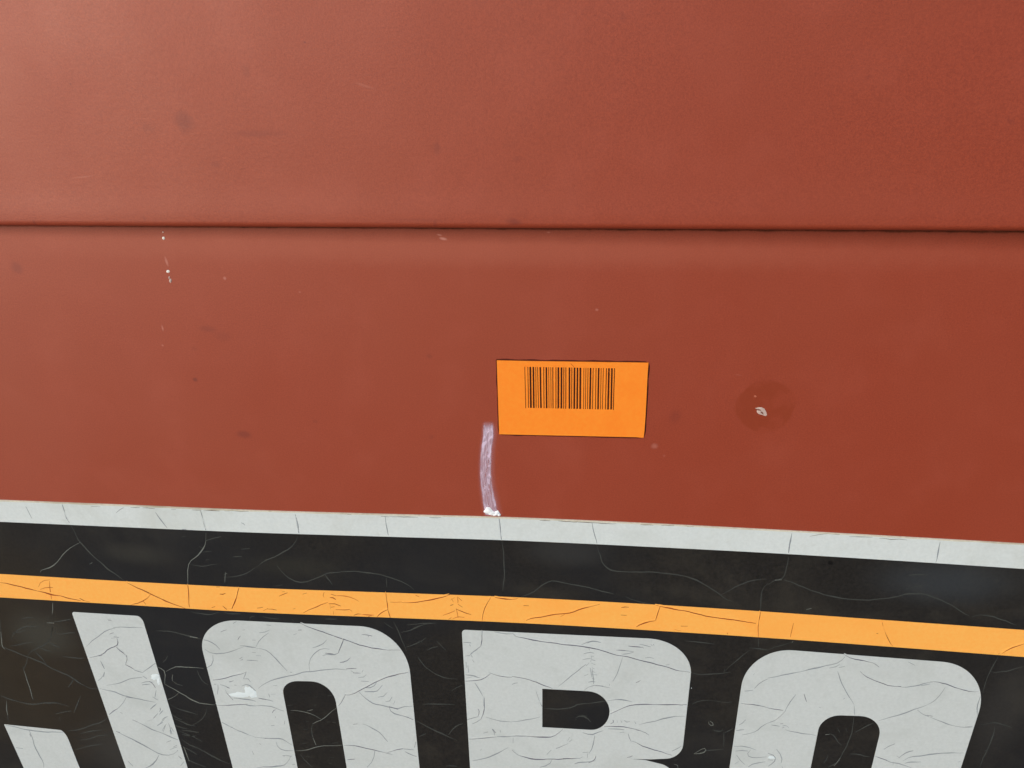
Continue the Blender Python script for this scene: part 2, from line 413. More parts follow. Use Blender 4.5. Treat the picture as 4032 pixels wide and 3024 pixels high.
CRACKS = r'''
w t0 225,205 245,245 262,285 280,305
W t0 538,190 556,240 575,300 603,345
w t0 1005,260 1040,225 1070,215
w t0 1345,255 1390,320 1445,388
W t0 1735,242 1752,310 1770,355 1782,408
w t0 2085,345 2110,350 2118,368
W t0 1575,402 1612,402
w t1 340,272 352,330 372,435
W t1 350,300 362,365 374,432
w t1 1118,292 1125,360 1138,430 1145,455
W t1 2100,302 2108,360 2116,440 2122,490
w t2 690,342 705,420 735,525
w t3 205,435 190,500 178,610
W t3 180,550 176,605
w t3 1485,512 1470,590 1450,690
D t3 360,462 410,455 450,440 520,440 620,445
D t0 790,203 870,206
D t0 1130,213 1210,215
D t0 1235,217 1340,221
D t0 1480,229 1520,230
D t0 1660,235 1740,236
D t0 1760,240 1900,241
D t0 1940,243 2150,246
D t1 790,273 825,274
D t1 1080,290 1150,294
D t1 1500,300 1600,303
D t1 1150,290 1400,298
D t2 240,325 330,328
D t2 400,332 560,338
D t2 1110,360 1220,364
D t2 1290,366 1400,370
D t2 1510,378 1570,380
D t2 500,335 900,355
D t3 700,463 900,470
D t3 960,480 1200,492
k t0 605,345 630,400 660,460 695,515 735,560 790,620 840,665 900,715 960,765 1025,810 1060,835 1095,862
K t0 695,515 640,540 580,585 540,625 500,680 470,715 430,738 350,755 348,775
K t0 775,705 800,690
K t0 1782,430 1785,490 1775,545 1755,555 1748,595 1710,625 1685,660 1645,662 1628,700 1622,760 1625,880
k t0 1720,550 1752,562
k t0 1750,600 1800,595 1830,592
k t0 1645,705 1700,712 1750,730 1785,725 1830,702 1880,700
k t0 1570,470 1605,460
k t0 1780,500 1850,480 1910,465
k t0 2085,575 2160,567
k t0 1780,668 1810,664
k t0 2010,642 2090,636
K t0 1950,775 1945,820 1944,862
k t0 1945,815 2010,815 2070,805 2140,780 2180,750 2205,735
K t0 1940,790 1965,785
k t1 362,460 350,505 320,545 270,580 200,620 130,660 75,665 60,690 20,720 0,730
k t1 180,715 215,760 250,800 310,840 380,865 440,858 500,835 580,795 640,780 780,765 920,770 1060,790 1130,810 1210,835 1290,870 1340,895 1370,930
k t1 600,800 640,850 660,885
k t1 2125,500 2140,600 2142,700 2150,780 2140,860 2130,930
k t1 1125,820 1130,900
k t1 170,892 230,882
k t2 735,530 750,600 780,690 820,740 900,770 980,768 1070,770 1140,772 1220,770 1330,785 1430,795 1520,815 1600,840 1660,880 1730,915 1800,970 1850,1010 1900,1025
k t2 1800,970 1850,945 1900,920 1960,885 2040,850 2130,835 2200,832
k t2 80,980 150,965 200,935 250,895 310,850 380,845 430,862 520,880 600,892 700,915 780,940 880,960
k t2 980,985 1030,1010 1120,1030 1200,1050
k t2 2212,870 2175,895 2155,940 2150,1010 2145,1110
k t3 175,640 168,700 150,770 135,830 90,835 30,858 0,880
k t3 135,835 200,860 260,885 340,915 430,950 520,975 640,1000 760,1010 880,1015 1000,1000 1120,985 1180,962 1260,955 1360,965 1440,990 1540,1035 1620,1080 1700,1135 1740,1150
k t3 1760,1160 1830,1140 1920,1145 1990,1175 2080,1205 2150,1230
k t3 1190,920 1270,895 1330,890
k t3 1215,800 1300,790 1380,798
K t3 60,842 120,838
K t3 330,1095 375,1085
k t0 0,1180 10,1280 15,1380
K b0 455,230 460,290 455,330
k b0 420,345 415,375
K b0 405,402 470,405
k b0 190,365 240,355 290,360
k b0 470,395 560,380 620,370
k b0 95,550 105,500 150,470 200,435 270,432 350,435
k b0 110,490 170,490 220,465
K b0 10,480 15,550 20,620 45,632
k b0 0,600 100,640 200,685 280,710 350,740 420,780 480,810 570,850 630,880 680,920 740,950 800,975 860,972
k b0 90,605 150,595 240,575 290,570
k b0 240,690 280,640 330,620 380,600 430,560 450,500 455,440
k b0 455,440 450,495 430,550
k b0 475,490 520,512 560,495 600,485 650,490
k b0 545,690 600,705 660,712 730,705
k b0 200,780 215,840 240,900 260,980 290,1075
K b0 210,820 235,890 258,970 285,1060
k b0 0,1030 60,1055 130,1075 200,1095 280,1110 360,1100 430,1090 500,1095 560,1115 600,1130
k b0 55,1060 65,1110 60,1170 75,1260
K b0 55,1080 58,1150 70,1200
k b0 480,1190 560,1170 620,1165
k b0 580,1340 660,1330 740,1310 800,1280 860,1272 930,1225 960,1205
k b0 860,1275 890,1300
k b0 515,1220 518,1255
k b0 590,960 625,920 640,885
k b0 640,1180 680,1080 700,1030
k b0 300,640 340,690 380,730 400,760
k b0 330,600 380,640 440,650
k b0 410,560 470,600 520,620
k b0 240,700 235,760 210,800
k b0 700,1420 780,1400 850,1380 930,1370
k b0 700,1360 780,1340 880,1330
k b0 650,1500 760,1470 880,1450
k b0 1350,470 1450,475 1520,485 1600,510 1680,530 1750,545
K b0 1640,522 1710,532
k b0 1410,745 1440,720 1450,690
K b0 1360,780 1420,815 1435,850 1425,900 1425,930
K b0 1435,825 1480,795 1520,778 1600,785 1700,790 1760,797
K b0 1495,850 1485,880 1490,905
k b0 1490,905 1530,935 1580,945
k b0 1705,815 1720,860 1745,900 1775,930 1800,940
K b0 1425,930 1470,955 1545,1000 1600,1035 1660,1070 1720,1095 1790,1105 1860,1112
K b0 1545,1005 1510,1040 1455,1068
k b0 1470,1110 1520,1140 1580,1160 1650,1175 1710,1198
k b0 1790,1130 1788,1180 1760,1230 1710,1265 1665,1285
k b0 1510,1230 1580,1260 1640,1290 1690,1295
k b0 1480,1190 1530,1225 1570,1240
k b0 1540,1330 1600,1360 1680,1390 1750,1430
k b0 1570,1410 1640,1460 1740,1500 1830,1550 1910,1595 1985,1620
k b0 1590,1480 1640,1500 1700,1540
k b0 1630,1590 1700,1620 1780,1650
K b0 1585,1470 1600,1500 1610,1530 1625,1570 1635,1600
k b0 1575,1370 1640,1380 1690,1380
k b0 1570,1330 1650,1340 1720,1350
k b0 1500,1280 1560,1310 1620,1320
k b0 1650,305 1730,325 1800,335 1870,318 1895,310
k b0 1940,310 2010,330 2080,325
k b0 2158,385 2158,355 2175,345 2200,345
k b0 2160,380 2160,350
W b0 775,705 830,692 885,687 905,655 925,632 960,622 1000,610 1020,595 1026,570 1012,545 1008,525
W b0 855,688 885,686
W b0 985,522 1030,528
w b0 960,535 1000,530
W b0 1008,612 1040,645 1075,665 1100,690 1105,720 1088,758
W b0 1085,760 1110,772 1160,808
w b0 1160,808 1200,825 1235,832
w b0 745,605 800,560 850,520 900,480 950,450 1000,448
w b0 980,440 1080,442 1160,442 1235,440
W b0 950,500 965,490 985,488
w b0 930,372 960,370
W b0 938,382 965,382
w b0 870,730 890,770 905,800
w b0 905,825 895,855 880,880 850,905
w b0 905,830 896,870
w b0 920,942 980,935 1040,920 1090,900 1150,880 1230,872
w b0 1235,835 1260,810 1300,785 1315,765 1345,752
W b0 1235,860 1270,885
w b0 1225,925 1260,912 1300,905 1320,915
w b0 1230,938 1300,932
W b0 1290,908 1320,920 1330,940 1345,965
w b0 865,970 930,985 1000,1002 1070,1030 1140,1048 1210,1062 1290,1080 1345,1088
W b0 1090,1045 1150,1052
w b0 1090,1050 1075,1090 1040,1125 1010,1148
W b0 1015,1145 985,1160 945,1195
w b0 1040,1175 1060,1185
W b0 1145,1240 1190,1258
w b0 1190,1258 1250,1290 1310,1320 1370,1345 1440,1370 1500,1400 1540,1415
w b0 1005,1340 1060,1360 1110,1390 1170,1425 1220,1445 1280,1480 1340,1515 1400,1545 1460,1550 1510,1535 1535,1510
W b0 1005,1340 1040,1350
W b0 1170,1425 1215,1445
w b0 1375,1545 1360,1590 1320,1630 1260,1655
w b0 255,1325 262,1360 290,1420 310,1490 350,1560 380,1620 380,1655
W b0 258,1360 270,1385
w b0 55,1285 120,1300 200,1320 300,1335 420,1348 550,1345
w b0 140,1480 200,1490
w b0 1340,1050 1345,1020 1350,985
w b0 1320,1040 1345,1060 1370,1070
w b0 1300,1150 1330,1120 1355,1100
w b0 1310,1145 1345,1115
W b0 1380,1170 1395,1150 1385,1135
w b0 1380,1195 1400,1170 1410,1160
w b0 1325,1230 1345,1205 1365,1185
W b0 1328,1225 1342,1210
w b0 1270,1250 1320,1240
w b0 1400,1240 1425,1215 1450,1212
w b0 1390,1265 1410,1245 1430,1225
w b0 1360,1290 1390,1270 1410,1260
w b0 1400,1335 1420,1300 1440,1275
w b0 1410,1350 1420,1320 1430,1290
w b0 1455,1270 1470,1300 1480,1330 1490,1360
w b0 1480,1305 1500,1340
w b0 1470,1330 1480,1365
w b0 1440,1435 1480,1420
w b0 1470,1500 1510,1480 1530,1475
w b0 1500,1475 1530,1460
w b0 1540,1550 1570,1580
W b0 1555,1560 1572,1578
w b0 1560,1640 1590,1600
W b0 1532,1508 1538,1504
w b0 1110,1600 1150,1640
O t0 0,862 60,872 150,890 230,910 320,932 420,958 520,978 610,1000 700,1018
O t0 690,1000 725,1018
o t0 725,1018 780,1030
O t0 690,998 735,1020
o t0 335,900 345,860 380,840 435,838
o t0 340,925 390,905 430,900 460,908
o t0 430,850 432,900 440,950 448,1005
O t0 1100,862 1150,890 1200,912 1260,938 1310,965 1370,990 1430,1020 1490,1045 1560,1070 1605,1085
O t0 1265,938 1300,955
O t0 1305,965 1280,1000 1240,1022 1190,1042 1130,1058
O t0 1240,1022 1262,1052
O t0 1625,885 1630,950 1635,1010 1638,1078
O t0 1900,960 1930,968 1950,955
O t0 1870,900 1900,900
O t0 2065,910 2050,970 2030,1030 2005,1090
O t0 2022,1050 2030,1025
O t0 1925,1062 1945,1082 1962,1096
O t0 1830,1080 1860,1068
O t1 200,980 230,968 250,955 275,950
O t1 225,940 250,942
O t1 405,962 440,952
O t1 10,1082 35,1082 60,1075
O t1 100,1090 140,1088 180,1100
o t1 65,1105 105,1085
O t1 325,1090 342,1084
O t1 650,962 690,975
o t1 690,975 760,978 820,985 860,1005 890,1025
o t1 590,945 575,975 590,990
O t1 640,990 665,988 690,1008
O t1 410,1122 460,1095 530,1070 590,1045 630,1030
O t1 630,1045 680,1040 735,1062
O t1 640,1050 645,1090
O t1 650,1075 680,1070
O t1 690,1098 740,1100 810,1095
o t1 810,1095 830,1110
o t1 670,1110 672,1140
O t1 845,1145 880,1125 915,1135
o t1 920,1138 1020,1145
O t1 970,1155 1000,1148
O t1 1125,950 1130,1010 1138,1060 1140,1095
O t1 1140,1095 1090,1115 1045,1160
O t1 1140,1095 1150,1130 1160,1165
O t1 1260,1035 1320,1038 1400,1030 1470,1020 1540,1005 1610,988 1675,970
o t1 1160,1030 1260,1032
o t1 1380,970 1410,985
o t1 1680,1015 1720,990
o t1 1740,985 1780,1020
O t1 1680,1060 1705,1052
O t1 1745,1050 1785,1075
o t1 1615,1145 1670,1130 1720,1105
O t1 1730,1090 1780,1115 1860,1140
o t1 1730,1080 1735,1120 1745,1170
O t1 1665,1180 1690,1165
o t1 1700,1170 1745,1150 1800,1165
o t1 1740,990 1750,1020 1745,1040
o t1 1690,1000 1705,1030
O t1 2030,990 1995,1040 1975,1085 1960,1130 1955,1190
O t1 2065,990 2120,1002 2212,1008
o t2 0,1008 40,1005 55,995
O t2 100,1060 145,1062
O t2 120,1190 165,1168 240,1162 300,1152 370,1133 430,1135 500,1125 570,1100 650,1075 760,1050
o t2 420,1155 455,1138
O t2 945,1078 975,1068 1010,1076
O t2 940,1142 990,1144
O t2 1240,1060 1330,1075 1440,1100 1520,1112 1600,1130 1700,1158 1760,1165 1880,1180 1980,1195 2105,1215
O t2 1280,1065 1265,1110 1250,1155 1240,1188
O t2 1240,1190 1190,1198 1140,1212 1100,1225 1075,1245
O t2 1458,1237 1518,1239
o t2 1405,1268 1460,1280
O t2 2145,1115 2142,1150 2128,1195 2125,1250 2130,1335
o t2 1860,1295 1862,1310
o t3 220,1210 205,1260 195,1335
O t3 985,1205 992,1240 1010,1290 1035,1340 1055,1380 1075,1412
O t3 935,1300 952,1303
O t3 2212,1392 2150,1410 2080,1435 2020,1475
o t3 1985,1480 2000,1475
W b0 2015,408 2045,392
W b0 1910,480 1935,468 1960,462
w b0 2095,465 2120,462
W b0 2055,550 2062,530 2080,515
w b0 2180,550 2212,552
w b0 1760,548 1830,565 1875,595 1900,635
w b0 1770,630 1810,658 1870,672 1940,665 2000,650 2060,625 2110,608
w b0 2075,600 2110,598 2150,608 2212,618
w b0 1840,680 1848,730 1835,775 1790,790
W b0 2070,712 2095,700
W b0 2080,725 2100,718
w b0 2135,725 2212,728
w b0 2180,655 2212,660
W b0 1840,895 1900,888 1960,880 2000,870 2040,848 2100,848 2125,830
W b0 2130,825 2118,860 2105,885
w b0 2105,885 2150,875 2165,915
w b0 1985,915 2020,902
W b0 1980,912 2010,905
W b0 1850,932 1870,934
w b0 1885,935 1890,970 1880,1020
w b0 1905,935 1960,950 1985,965
W b0 1960,958 1985,968
w b0 2025,940 2045,942
W b0 1950,985 1960,1020 2000,1045 2015,1070
w b0 2090,950 2130,930 2160,940 2212,990
w b0 2020,1050 2060,1055 2110,1060 2180,1070 2212,1080
W b0 1870,1115 1950,1115 2050,1110 2145,1103
w b0 2125,1110 2160,1120 2212,1122
w b0 1920,1260 1960,1285 2000,1305
W b0 1995,1300 2030,1318
w b0 2030,1318 2090,1345 2150,1370 2212,1395
w b0 2180,1510 2195,1540
w b1 0,610 20,560 60,520 110,490
w b1 30,490 80,485 120,460
w b1 90,420 130,425
w b1 0,622 50,628 90,630 130,670 200,740 270,820
W b1 295,828 312,830
w b1 0,685 45,688
w b1 0,728 18,732
W b1 365,465 395,463
w b1 325,505 355,495
W b1 390,410 440,432 510,458 580,480 640,505 700,525 760,542 800,560 850,582 900,595 970,610 1060,630 1150,638
W b1 1150,638 1180,637
w b1 1180,637 1250,637
W b1 755,540 775,548
W b1 865,580 885,590
W b1 755,550 735,610 710,665
w b1 710,665 680,685 620,665 575,685
W b1 600,665 665,668
w b1 490,615 580,590 612,550
W b1 915,503 960,508 1005,516
W b1 968,515 975,525
w b1 725,745 790,735 818,705
W b1 730,743 770,738
w b1 635,630 600,622 550,630 500,670 465,710 455,760 465,820
w b1 20,970 50,940 120,905 200,880 280,862 340,850 400,832 470,822 560,812 650,802 740,805 790,805
W b1 780,798 870,797
w b1 820,815 850,835
W b1 840,835 905,837
w b1 915,830 928,808
w b1 885,875 940,878 955,850
W b1 910,905 945,907
w b1 945,907 975,908
w b1 945,960 1030,962 1050,910
w b1 940,995 1050,998 1095,940
w b1 1055,1045 1110,1048 1135,1000
w b1 1120,1085 1160,1088 1175,1040
w b1 1190,1105 1202,1075
W b1 1320,825 1230,848 1140,870 1070,892 1020,925 960,955 900,985 850,1015 800,1032 775,1025
W b1 775,1020 760,1055 735,1095 715,1120
w b1 890,1000 930,1040 980,1080 1040,1110 1140,1125 1230,1148 1250,1135 1350,1118
W b1 1150,1125 1230,1150
w b1 1150,1130 1155,1165 1200,1190 1270,1205
W b1 1265,1205 1310,1215 1360,1240
w b1 150,945 185,942
W b1 112,1015 122,1045
w b1 130,1018 170,1018
w b1 20,1052 80,1062 150,1078
W b1 25,1053 90,1065
w b1 0,1120 40,1112 100,1122 170,1135 245,1165
W b1 140,1182 150,1155 170,1152
w b1 165,1225 172,1210
w b1 130,1290 160,1290
w b1 245,1280 250,1250
w b1 0,1390 60,1402 130,1398 200,1402 260,1420 310,1455
W b1 75,1402 105,1400
W b1 32,1445 42,1455
w b1 175,1430 180,1470 210,1500 260,1508 325,1508
w b1 230,1550 280,1548 310,1555
W b1 230,1550 250,1552
w b1 305,1550 290,1590 262,1610 255,1635 180,1640 100,1648 0,1655
w b1 315,1628 340,1625
W b1 840,1280 878,1275
w b1 920,1275 980,1295 1040,1330 1090,1370 1140,1430
W b1 760,1460 850,1460 920,1480 1000,1495 1060,1510 1120,1525
w b1 1120,1525 1180,1540
W b1 1130,1525 1180,1505 1250,1495 1270,1490
w b1 1270,1490 1362,1500
w b1 1380,1430 1370,1480
w b1 1290,1515 1310,1530 1390,1558
w b1 1028,1510 1022,1560 1005,1610 960,1650
W b1 790,1585 830,1580 855,1580
k b1 515,1045 540,1042
k b1 620,1032 660,1030
k b1 270,1118 320,1112
k b1 500,1115 525,1112
K b1 300,1158 360,1162 420,1165 470,1185 520,1210 560,1235
k b1 290,1182 330,1180
K b1 440,1165 480,1158 492,1150
K b1 700,1138 655,1160 635,1190 600,1220 560,1240 520,1260 490,1275
k b1 490,1275 478,1320 482,1370 500,1420 520,1465
K b1 495,1400 520,1460
K b1 340,1508 400,1510 450,1502 490,1485 530,1468 590,1465 650,1468 700,1465 755,1455
k b1 385,1540 420,1590 460,1625 490,1650
k b1 430,1258 455,1255
k b1 610,1260 635,1258
k b1 410,1325 445,1322
k b1 400,1445 435,1442
k b1 660,1442 710,1440
k b1 640,1510 650,1500
k b1 645,1565 675,1565
k b1 630,1618 660,1618
k b1 660,1262 690,1262
k b1 430,1560 460,1558
k b1 1190,395 1220,450 1245,510 1265,560 1290,610 1300,650
k b1 1250,490 1310,475 1370,450 1430,420 1520,412
k b1 1105,400 1150,430 1180,450
k b1 1300,610 1380,590 1440,555 1470,530
k b1 1480,640 1510,615 1570,608
k b1 1400,560 1440,570
k b1 1470,790 1530,830 1600,870 1660,885 1740,888
k b1 1690,990 1730,960 1780,945
k b1 1440,1108 1530,1104 1620,1105 1720,1110
k b1 1380,1245 1460,1290 1540,1330 1600,1360 1680,1390 1740,1420
k b1 1665,1370 1700,1320 1750,1280 1790,1272
k b1 1410,1385 1470,1360
k b1 310,370 325,390
k b1 60,350 130,365 200,370
k b1 600,370 700,372
k b1 1300,420 1420,410 1560,405
k b1 1640,1640 1740,1640
k b1 1400,700 1440,760 1480,800
k b1 1560,560 1600,600 1640,640
w b1 1955,472 1955,520 1952,560 1942,600
W b1 1955,475 1956,555 1942,605
w b1 1942,605 1905,640 1855,668
w b1 1790,570 1860,574
w b1 1845,590 1855,605
w b1 1810,690 1850,690 1870,665
w b1 1860,680 1870,700
w b1 1870,720 1885,745
w b1 1815,740 1820,790
w b1 1830,770 1838,830
w b1 1810,850 1860,850 1920,875 1945,880
w b1 1820,880 1870,870
W b1 1810,905 1870,903 1940,895 1990,880 2010,855 2030,840
W b1 2010,828 2060,848 2130,872 2212,870
w b1 2060,480 2110,492 2170,500 2212,498
w b1 1890,920 1930,980 1960,1030
W b1 1975,1050 1972,1120 1968,1190 1945,1235
w b1 1945,1235 1910,1260 1870,1275
W b1 1920,1145 1935,1165 1925,1190 1920,1210
w b1 1825,1240 1870,1225 1920,1212
w b1 1985,1215 2040,1235 2110,1252 2212,1258
w b1 2040,1320 2070,1350 2060,1380
W b1 2045,1320 2072,1352
w b1 1965,1355 2005,1345
w b1 2110,1330 2112,1350
W b1 1840,1408 1920,1403 2000,1395 2080,1388
w b1 2080,1388 2212,1382
w b1 1870,1595 1950,1580 2020,1560 2090,1530 2150,1495 2180,1480
w b1 1940,1505 1948,1492
w b2 0,490 30,515
W b2 20,510 90,535 180,550 280,568 380,578 460,592 560,600 640,612 700,622 780,640 850,665 900,682 960,690 1040,705 1110,728 1180,740 1260,765 1340,785 1420,810 1480,825 1540,830
w b2 600,590 650,570 700,555 770,572
w b2 650,580 690,560
w b2 660,610 670,640
w b2 620,670 650,660 680,650 710,665
w b2 610,720 640,710 680,710
w b2 680,740 690,690
w b2 690,720 720,728
w b2 640,760 600,790 550,830 510,860 460,905 400,950
w b2 665,750 640,775
w b2 680,690 710,690
w b2 685,750 720,765
w b2 690,790 712,800
w b2 690,820 718,832
w b2 625,860 660,845
w b2 690,850 735,852
w b2 695,800 700,870 705,930
w b2 678,790 685,830 688,870
w b2 660,915 690,905 720,912
w b2 690,880 712,890
w b2 620,985 660,955 700,940 760,945 850,965
W b2 720,942 790,948
w b2 900,638 960,640 1050,650
W b2 915,637 980,640
w b2 920,672 960,675 1010,670 1050,655
W b2 1005,602 1060,606 1130,615
w b2 1100,588 1160,595 1200,608
w b2 1130,610 1140,625
w b2 1200,590 1215,600
w b2 1220,585 1228,598
w b2 1150,705 1190,695 1225,710
w b2 955,700 935,770 905,850 870,910
w b2 845,930 840,945
w b2 1310,770 1360,762
W b2 1070,918 1095,915 1110,900
W b2 0,868 60,872 120,885 180,905 240,925 290,945 350,970
w b2 0,935 20,920 50,922
W b2 212,1000 220,1040 235,1085 260,1125
w b2 820,1075 900,1065 980,1068 1040,1085
W b2 850,1190 900,1165 950,1140 1010,1118 1070,1108 1150,1105 1250,1108 1340,1110 1430,1110 1510,1105
w b2 0,1258 80,1245 160,1235 245,1218
w b2 870,1240 875,1265
W b2 850,1275 885,1265 880,1240
w b2 905,1245 912,1265
w b2 940,1245 950,1265
w b2 970,1245 990,1270 1020,1255
w b2 1060,1255 1070,1275
w b2 1095,1278 1160,1270 1240,1250 1300,1230 1380,1215 1490,1207
W b2 795,1298 860,1295 930,1300 1000,1305 1050,1318 1110,1332
W b2 1075,1328 1115,1335
w b2 1110,1335 1160,1350 1185,1372
w b2 830,1318 890,1315 970,1325
w b2 930,1350 970,1345
W b2 0,1382 80,1378 160,1382 230,1390 300,1392 370,1380 410,1355 440,1325
w b2 610,1350 660,1370 700,1372 740,1350 790,1335
w b2 10,1395 8,1440
w b2 715,1375 710,1420 690,1490 665,1530
w b2 660,1520 610,1522
w b2 655,1530 650,1570
w b2 480,1420 500,1390
w b2 495,1430 520,1410
w b2 380,1490 440,1465 485,1445
w b2 300,1540 340,1500
W b2 1035,1425 1100,1450 1160,1478 1230,1500 1300,1522 1380,1545
w b2 1005,1360 1010,1400 1030,1430
w b2 1380,1510 1430,1490 1460,1470
W b2 0,1500 30,1535 90,1560 160,1575 220,1588 270,1580 340,1578 400,1580 450,1575 580,1575
W b2 440,1574 460,1574
w b2 580,1575 610,1560
w b2 350,1580 340,1620 290,1635 240,1650
w b2 540,1620 570,1605 640,1610 720,1590
W b2 660,1612 725,1585 725,1550
W b2 995,1566 1030,1560 1042,1550
k b2 270,1140 400,1150 500,1140 560,1110 640,1100 740,1090 810,1078
k b2 550,1225 570,1205 630,1200 660,1240 680,1260
k b2 545,1240 560,1238
k b2 600,1200 650,1210
k b2 1545,835 1620,850 1720,845 1820,840 1890,828
k b2 1840,820 1870,780 1920,750 1960,710 2010,670 2050,640
k b2 1830,830 1840,800
k b2 1555,1105 1600,1085 1640,1065 1700,1070
k b2 1700,1072 1760,1080 1820,1090 1900,1085
k b2 2130,540 2128,610
k b2 2050,620 2130,625 2212,640
k b2 1750,1330 1790,1345 1830,1330
k b2 1840,1350 1870,1340 1910,1315
k b2 1830,1345 1830,1420 1828,1470
k b2 1590,1540 1640,1510 1720,1502 1830,1498
K b2 1700,1255 1695,1275 1720,1298 1745,1290 1740,1268 1710,1250
k b2 1735,1325 1760,1340 1790,1345 1815,1340 1820,1320
K b2 1570,1535 1620,1540 1665,1525 1685,1500 1665,1480 1640,1490 1610,1510 1570,1535
K b2 1400,1625 1440,1625 1435,1655
k b2 1400,1590 1430,1585
N b2 1548,962 1552,972
k b2 1500,560 1620,570 1750,585
w b2 2085,855 2095,838
w b2 2212,885 2170,900 2130,930 2095,970
w b2 2010,992 2080,985
W b2 1980,1098 2060,1105 2130,1115 2212,1135
W b2 2115,1112 2140,1118
w b2 1960,1285 1990,1275 2020,1240
w b2 2212,1265 2150,1300 2100,1345 2060,1362 1990,1368
w b2 1935,1335 1970,1325 2005,1325
w b2 1915,1470 1980,1465 2050,1478 2110,1502
w b2 1940,1545 1970,1590 2010,1625
w b2 2060,1500 2020,1530 2040,1560 2110,1570 2200,1560
w b2 2040,1645 2070,1620 2130,1610 2190,1600
w b2 1930,1510 1990,1500 2040,1510
w b2 1925,1620 1960,1600
w b3 0,882 80,865 160,845 250,830 320,815 400,795 460,780 540,768 600,755 640,720 665,695
w b3 530,795 590,785 620,760
w b3 610,790 665,775
W b3 660,678 700,705 760,718 840,732 900,748
w b3 900,745 930,755 960,785
W b3 795,825 820,850 880,885 960,915 1030,940 1090,950 1150,955
w b3 1150,955 1230,955 1310,940 1380,920 1420,912
W b3 1400,912 1480,912 1540,930 1610,960 1680,982 1740,993 1820,998
W b3 1118,950 1150,952
w b3 1320,945 1400,930
w b3 600,820 620,890 660,970 690,1030 730,1080 745,1115
w b3 745,1120 745,1195
W b3 310,1015 332,1085
w b3 440,1130 455,1135
w b3 650,1062 665,1050
w b3 240,1020 195,1080 160,1130 140,1175
W b3 140,1175 110,1210 60,1245
w b3 60,1245 0,1268
W b3 0,1138 60,1150 130,1158
W b3 105,1275 130,1272
w b3 125,1295 145,1285 165,1290 180,1310
W b3 120,1310 140,1305
w b3 150,1325 210,1340 290,1358 410,1375
w b3 30,1285 100,1295
w b3 955,1248 1010,1232 1080,1210 1160,1190 1220,1165 1300,1140 1380,1108
w b3 1380,1108 1440,1075 1480,1035 1530,960
w b3 1290,1155 1330,1190 1390,1215
W b3 1370,1200 1420,1210
w b3 1400,1215 1450,1240 1540,1270 1600,1295 1700,1305
W b3 1700,1303 1765,1300
w b3 1835,1040 1810,1100 1800,1180 1805,1200
w b3 1095,1445 1040,1465 1000,1495
w b3 1255,1510 1190,1518 1150,1545 1130,1570
w b3 1110,1550 1135,1570
w b3 1165,1595 1210,1560 1290,1555 1390,1540 1480,1530 1580,1525 1690,1525
w b3 1180,1615 1240,1600 1320,1605
w b3 925,1555 1000,1580 1060,1610 1130,1615 1200,1640 1240,1655
W b3 940,1560 1030,1590
w b3 1080,1630 1080,1600
w b3 70,1495 110,1540 130,1580 115,1615
w b3 0,1530 50,1540 75,1570 60,1600 0,1640
w b3 0,1585 40,1590
w b3 120,1640 125,1659
w b3 1640,1605 1660,1600
w b3 1210,740 1270,770
K b3 495,1368 530,1365
k b3 530,1360 570,1368 585,1400 600,1435 635,1458
k b3 740,1220 735,1290 715,1380 685,1460 650,1520 615,1580 600,1620
K b3 625,1570 605,1600 570,1640
k b3 620,1590 590,1620 520,1650
k b3 750,1350 800,1320 860,1290 920,1265
k b3 600,1310 620,1350
k b3 670,1315 685,1345
k b3 710,1535 770,1535 830,1550 880,1560
k b3 520,1545 510,1590 480,1615
k b3 270,1650 310,1640 360,1640
k b3 1985,700 1950,760 1915,830 1890,880 1870,950 1855,1010
k b3 2212,780 2130,800 2060,820 1960,835 1920,825
k b3 1820,1285 1900,1270 1960,1265 2050,1285 2110,1310
k b3 1960,1290 1945,1370 1920,1440 1890,1510 1860,1570 1830,1650
k b3 1870,1510 1890,1500
K b3 205,575 215,560
k b3 0,640 60,610 120,595 200,575
'''
groups = {}
for line in CRACKS.strip().splitlines():
    p = line.split(); cls, row, k = p[0], p[1][0], int(p[1][1])
    pts = [G(row, k, *map(float, q.split(','))) for q in p[2:]]
    gx = pts[0][0]*SC
    if cls in 'Ww':
        host = 'stripe' if row == 't' else ('J' if gx < 1740 and not (gx > 1735) else 'O' if gx < 3700 else 'B' if gx < 6060 else 'o2')
    elif cls == 'D': host = 'stripe'
    elif cls in 'Oo': host = 'orange'
    else: host = 'back'
    groups.setdefault((host, cls), []).append(pts)
hosts = {'stripe': (wst, H2), 'orange': (ost, H2), 'back': (back, H1), **{k: (v, H2) for k, v in letters.items()}}
WID = {'W': 4.0, 'w': 4.6, 'O': 4.4, 'o': 4.6, 'K': 4.4, 'k': 5.2, 'D': 3.2, 'N': 6}
for (host, cls), lines in groups.items():
    V, F = [], []; par, h = hosts[host]
    lift = {'W': .00003, 'O': .00003, 'K': .00003, 'D': .00005}.get(cls, .00002)
    for pts in lines:
        L = sum((Vector(b)-Vector(a)).length for a, b in zip(pts, pts[1:]))
        ribbon(V, F, pts, WID[cls]*(.75 if L > 90 else 1.1), h+lift, 2.2 if L > 40 else .8)
    # flip so that they face the viewer
    F = [f if (V[f[1]]-V[f[0]]).cross(V[f[2]]-V[f[0]]).y < 0 else tuple(reversed(f)) for f in F]
    mesh_obj('crack', V, F, CR[cls], par, kind='stuff')

